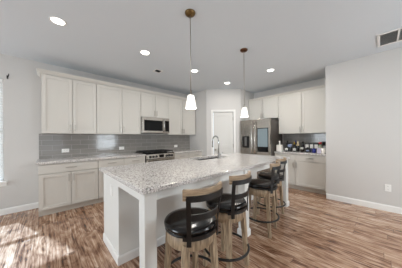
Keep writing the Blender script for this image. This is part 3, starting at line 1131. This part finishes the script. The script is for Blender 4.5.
t = thing('curtain_bracket', 'small dark metal curtain bracket on the wall at the window corner', 'bracket', (-0.475, W1, 2.375))
MB().box(-0.01, 0.01, -0.004, -0.001, -0.03, 0.03).build('mounting_plate', 'black_metal', t)
MB().tube([(0, -0.004, -0.02), (0.012, -0.04, 0.0), (0.02, -0.065, 0.02), (0.022, -0.07, 0.045)], 0.006, 8).build('hook', 'black_metal', t)

# ------------------------------------------------------------------ things on the bar counter
CZ = 0.9155
GB = 'bottles and containers on the bar counter'


def bottle(name, label, cat, x, y, prof, material, parts=(), seg=20):
    t = thing(name, label, cat, (x, y, CZ), 0, GB)
    MB().lathe(prof, seg).build('body', material, t)
    for nm, pr_, mt in parts:
        MB().lathe(pr_, seg).build(nm, mt, t)
    return t


# white square decanter
t = thing('decanter', 'white square-bodied decanter with slim neck, leftmost on the bar counter', 'bottle', (4.60, 1.84, CZ), 0, GB)
MB().box(-0.066, 0.066, -0.066, 0.066, 0, 0.175, 0.012, 2).build('body', 'ceramic_white', t)
MB().lathe([(0, 0.165), (0.03, 0.168), (0.018, 0.19), (0.016, 0.24), (0.02, 0.245), (0.02, 0.275), (0, 0.278)], 18).build('neck', 'ceramic_white', t)


def wine(r, h, nr):
    return [(0, 0), (r * 0.9, 0), (r, 0.008), (r, h * 0.58), (r * 0.8, h * 0.68), (nr, h * 0.76), (nr, h * 0.97), (nr * 1.15, h * 0.975), (nr * 1.1, h), (0, h)]


def band(r, z0, z1):
    return [(r * 0.98, z0), (r + 0.0012, z0), (r + 0.0012, z1), (r * 0.98, z1)]


bottle('bottle', 'black bottle with a low white label beside the white decanter', 'bottle', 4.64, 1.685, wine(0.034, 0.225, 0.013), 'bottle_black', [('label_band', band(0.034, 0.03, 0.085), 'label_white')])
t = thing('canister', 'black canister with pale blue label, second item right of the decanter', 'canister', (4.66, 1.605, CZ), 0, GB)
MB().lathe([(0, 0), (0.044, 0), (0.046, 0.004), (0.046, 0.2), (0, 0.2)], 24).build('body', 'black_plastic', t)
MB().lathe([(0, 0.2005), (0.047, 0.2005), (0.047, 0.215), (0.012, 0.218), (0.012, 0.23), (0, 0.23)], 24).build('lid', 'black_plastic', t)
MB().lathe(band(0.046, 0.12, 0.19), 24).build('label_band', 'label_blue', t)
bottle('bottle', 'dark bottle with gold foil top and white label on the bar counter', 'bottle', 4.62, 1.485, wine(0.034, 0.25, 0.014), 'bottle_black',
       [('foil', [(0.0135, 0.19), (0.0165, 0.19), (0.0165, 0.254), (0, 0.254)], 'gold_foil'), ('label_band', band(0.034, 0.03, 0.09), 'label_white')])
bottle('bottle', 'tall dark bottle with cream neck and shoulders, near the counter middle', 'bottle', 4.70, 1.43, wine(0.036, 0.27, 0.018), 'bottle_black',
       [('foil', [(0.0365, 0.155), (0.0372, 0.155), (0.031, 0.187), (0.0195, 0.206), (0.0195, 0.274), (0, 0.274)], 'cream')])
bottle('bottle', 'short black bottle with a high white label, right of the cream-necked bottle', 'bottle', 4.62, 1.315, wine(0.03, 0.225, 0.013), 'bottle_black', [('label_band', band(0.03, 0.075, 0.125), 'label_white')])
for i, (y, lb) in enumerate([(1.235, 'black jar with square white label, leftmost of three in a row'),
                             (1.14, 'black jar with square white label, middle of three in a row'),
                             (1.045, 'black jar with square white label, rightmost of three, behind the blue mug')]):
    t = thing('storage_jar', lb, 'jar', (4.78, y, CZ), 0, GB)
    MB().box(-0.042, 0.042, -0.042, 0.042, 0, 0.2, 0.006, 2).build('body', 'black_plastic', t)
    MB().box(-0.044, 0.044, -0.044, 0.044, 0.2005, 0.225, 0.005, 2).build('lid', 'black_metal', t)
    MB().box(-0.0435, -0.0415, -0.035, 0.035, 0.10, 0.192).build('label_panel', 'label_white', t)


def mug(label, x, y, r, h, material, rz):
    t = thing('mug', label, 'mug', (x, y, CZ), rz, GB)
    MB().lathe([(0, 0), (r * 0.85, 0), (r, 0.01), (r, h), (r - 0.004, h), (r - 0.005, 0.012), (0, 0.01)], 24).build('body', material, t)
    MB().tube([(r - 0.002, 0, h * 0.8), (r + 0.025, 0, h * 0.78), (r + 0.034, 0, h * 0.5), (r + 0.022, 0, h * 0.25), (r - 0.002, 0, h * 0.2)], 0.005, 8).build('handle', material, t)


mug('blue glazed mug in front of the labelled black jars', 4.63, 1.065, 0.038, 0.105, 'blue_glaze', PI / 2)
bottle('spice_bottle', 'black squat bottle with a white label left of the blue mug', 'bottle', 4.64, 1.2, [(0, 0), (0.03, 0), (0.032, 0.004), (0.032, 0.09), (0.02, 0.105), (0.02, 0.125), (0, 0.125)], 'bottle_black', [('label_band', band(0.032, 0.03, 0.06), 'label_blue')])
bottle('bottle', 'pale green bottle with a red cap near the right wall', 'bottle', 4.74, 0.965, [(0, 0), (0.036, 0), (0.038, 0.006), (0.038, 0.15), (0.022, 0.185), (0.022, 0.2), (0, 0.2)], 'sage',
       [('cap', [(0, 0.2005), (0.03, 0.2005), (0.032, 0.21), (0.03, 0.25), (0, 0.255)], 'red_cap')])
t = thing('gift_bag', 'pale lilac paper bag standing before the red-capped bottle', 'bag', (4.62, 0.955, CZ), 0, GB)
MB().hexa([(-0.03, -0.045, 0), (0.03, -0.045, 0), (0.03, 0.045, 0), (-0.03, 0.045, 0)],
          [(-0.012, -0.048, 0.115), (0.012, -0.048, 0.115), (0.012, 0.048, 0.115), (-0.012, 0.048, 0.115)]).build('body', 'lilac', t)
MB().tube([(-0.013, -0.02, 0.112), (-0.013, -0.015, 0.14), (-0.013, 0.015, 0.14), (-0.013, 0.02, 0.112)], 0.003, 6).build('handle', 'lilac', t)
mug('white mug at the right end of the bar counter, against the wall', 4.56, 0.872, 0.042, 0.125, 'ceramic_white', -PI / 2 - 0.9)
t = thing('coffee_grinder', 'grey metal coffee grinder with black hopper in the right back corner', 'grinder', (4.88, 0.90, CZ), 0, GB)
MB().box(-0.06, 0.06, -0.06, 0.06, 0, 0.17, 0.01, 2).build('body', 'machine_grey', t)
MB().lathe([(0, 0.1705), (0.045, 0.1705), (0.058, 0.25), (0.058, 0.262), (0, 0.265)], 20).build('hopper', 'black_plastic', t)
bottle('bottle', 'purple-topped black bottle at the back behind the gold-topped bottle', 'bottle', 4.86, 1.53, wine(0.036, 0.29, 0.016), 'bottle_black', [('foil', [(0.0155, 0.22), (0.0185, 0.22), (0.0185, 0.294), (0, 0.294)], 'purple')])
bottle('bottle', 'plain black bottle at the back, behind the low-labelled bottle', 'bottle', 4.86, 1.73, wine(0.036, 0.28, 0.015), 'bottle_black')
bottle('bottle', 'plain black bottle at the back, behind the short black bottle', 'bottle', 4.86, 1.36, wine(0.036, 0.26, 0.015), 'bottle_black')
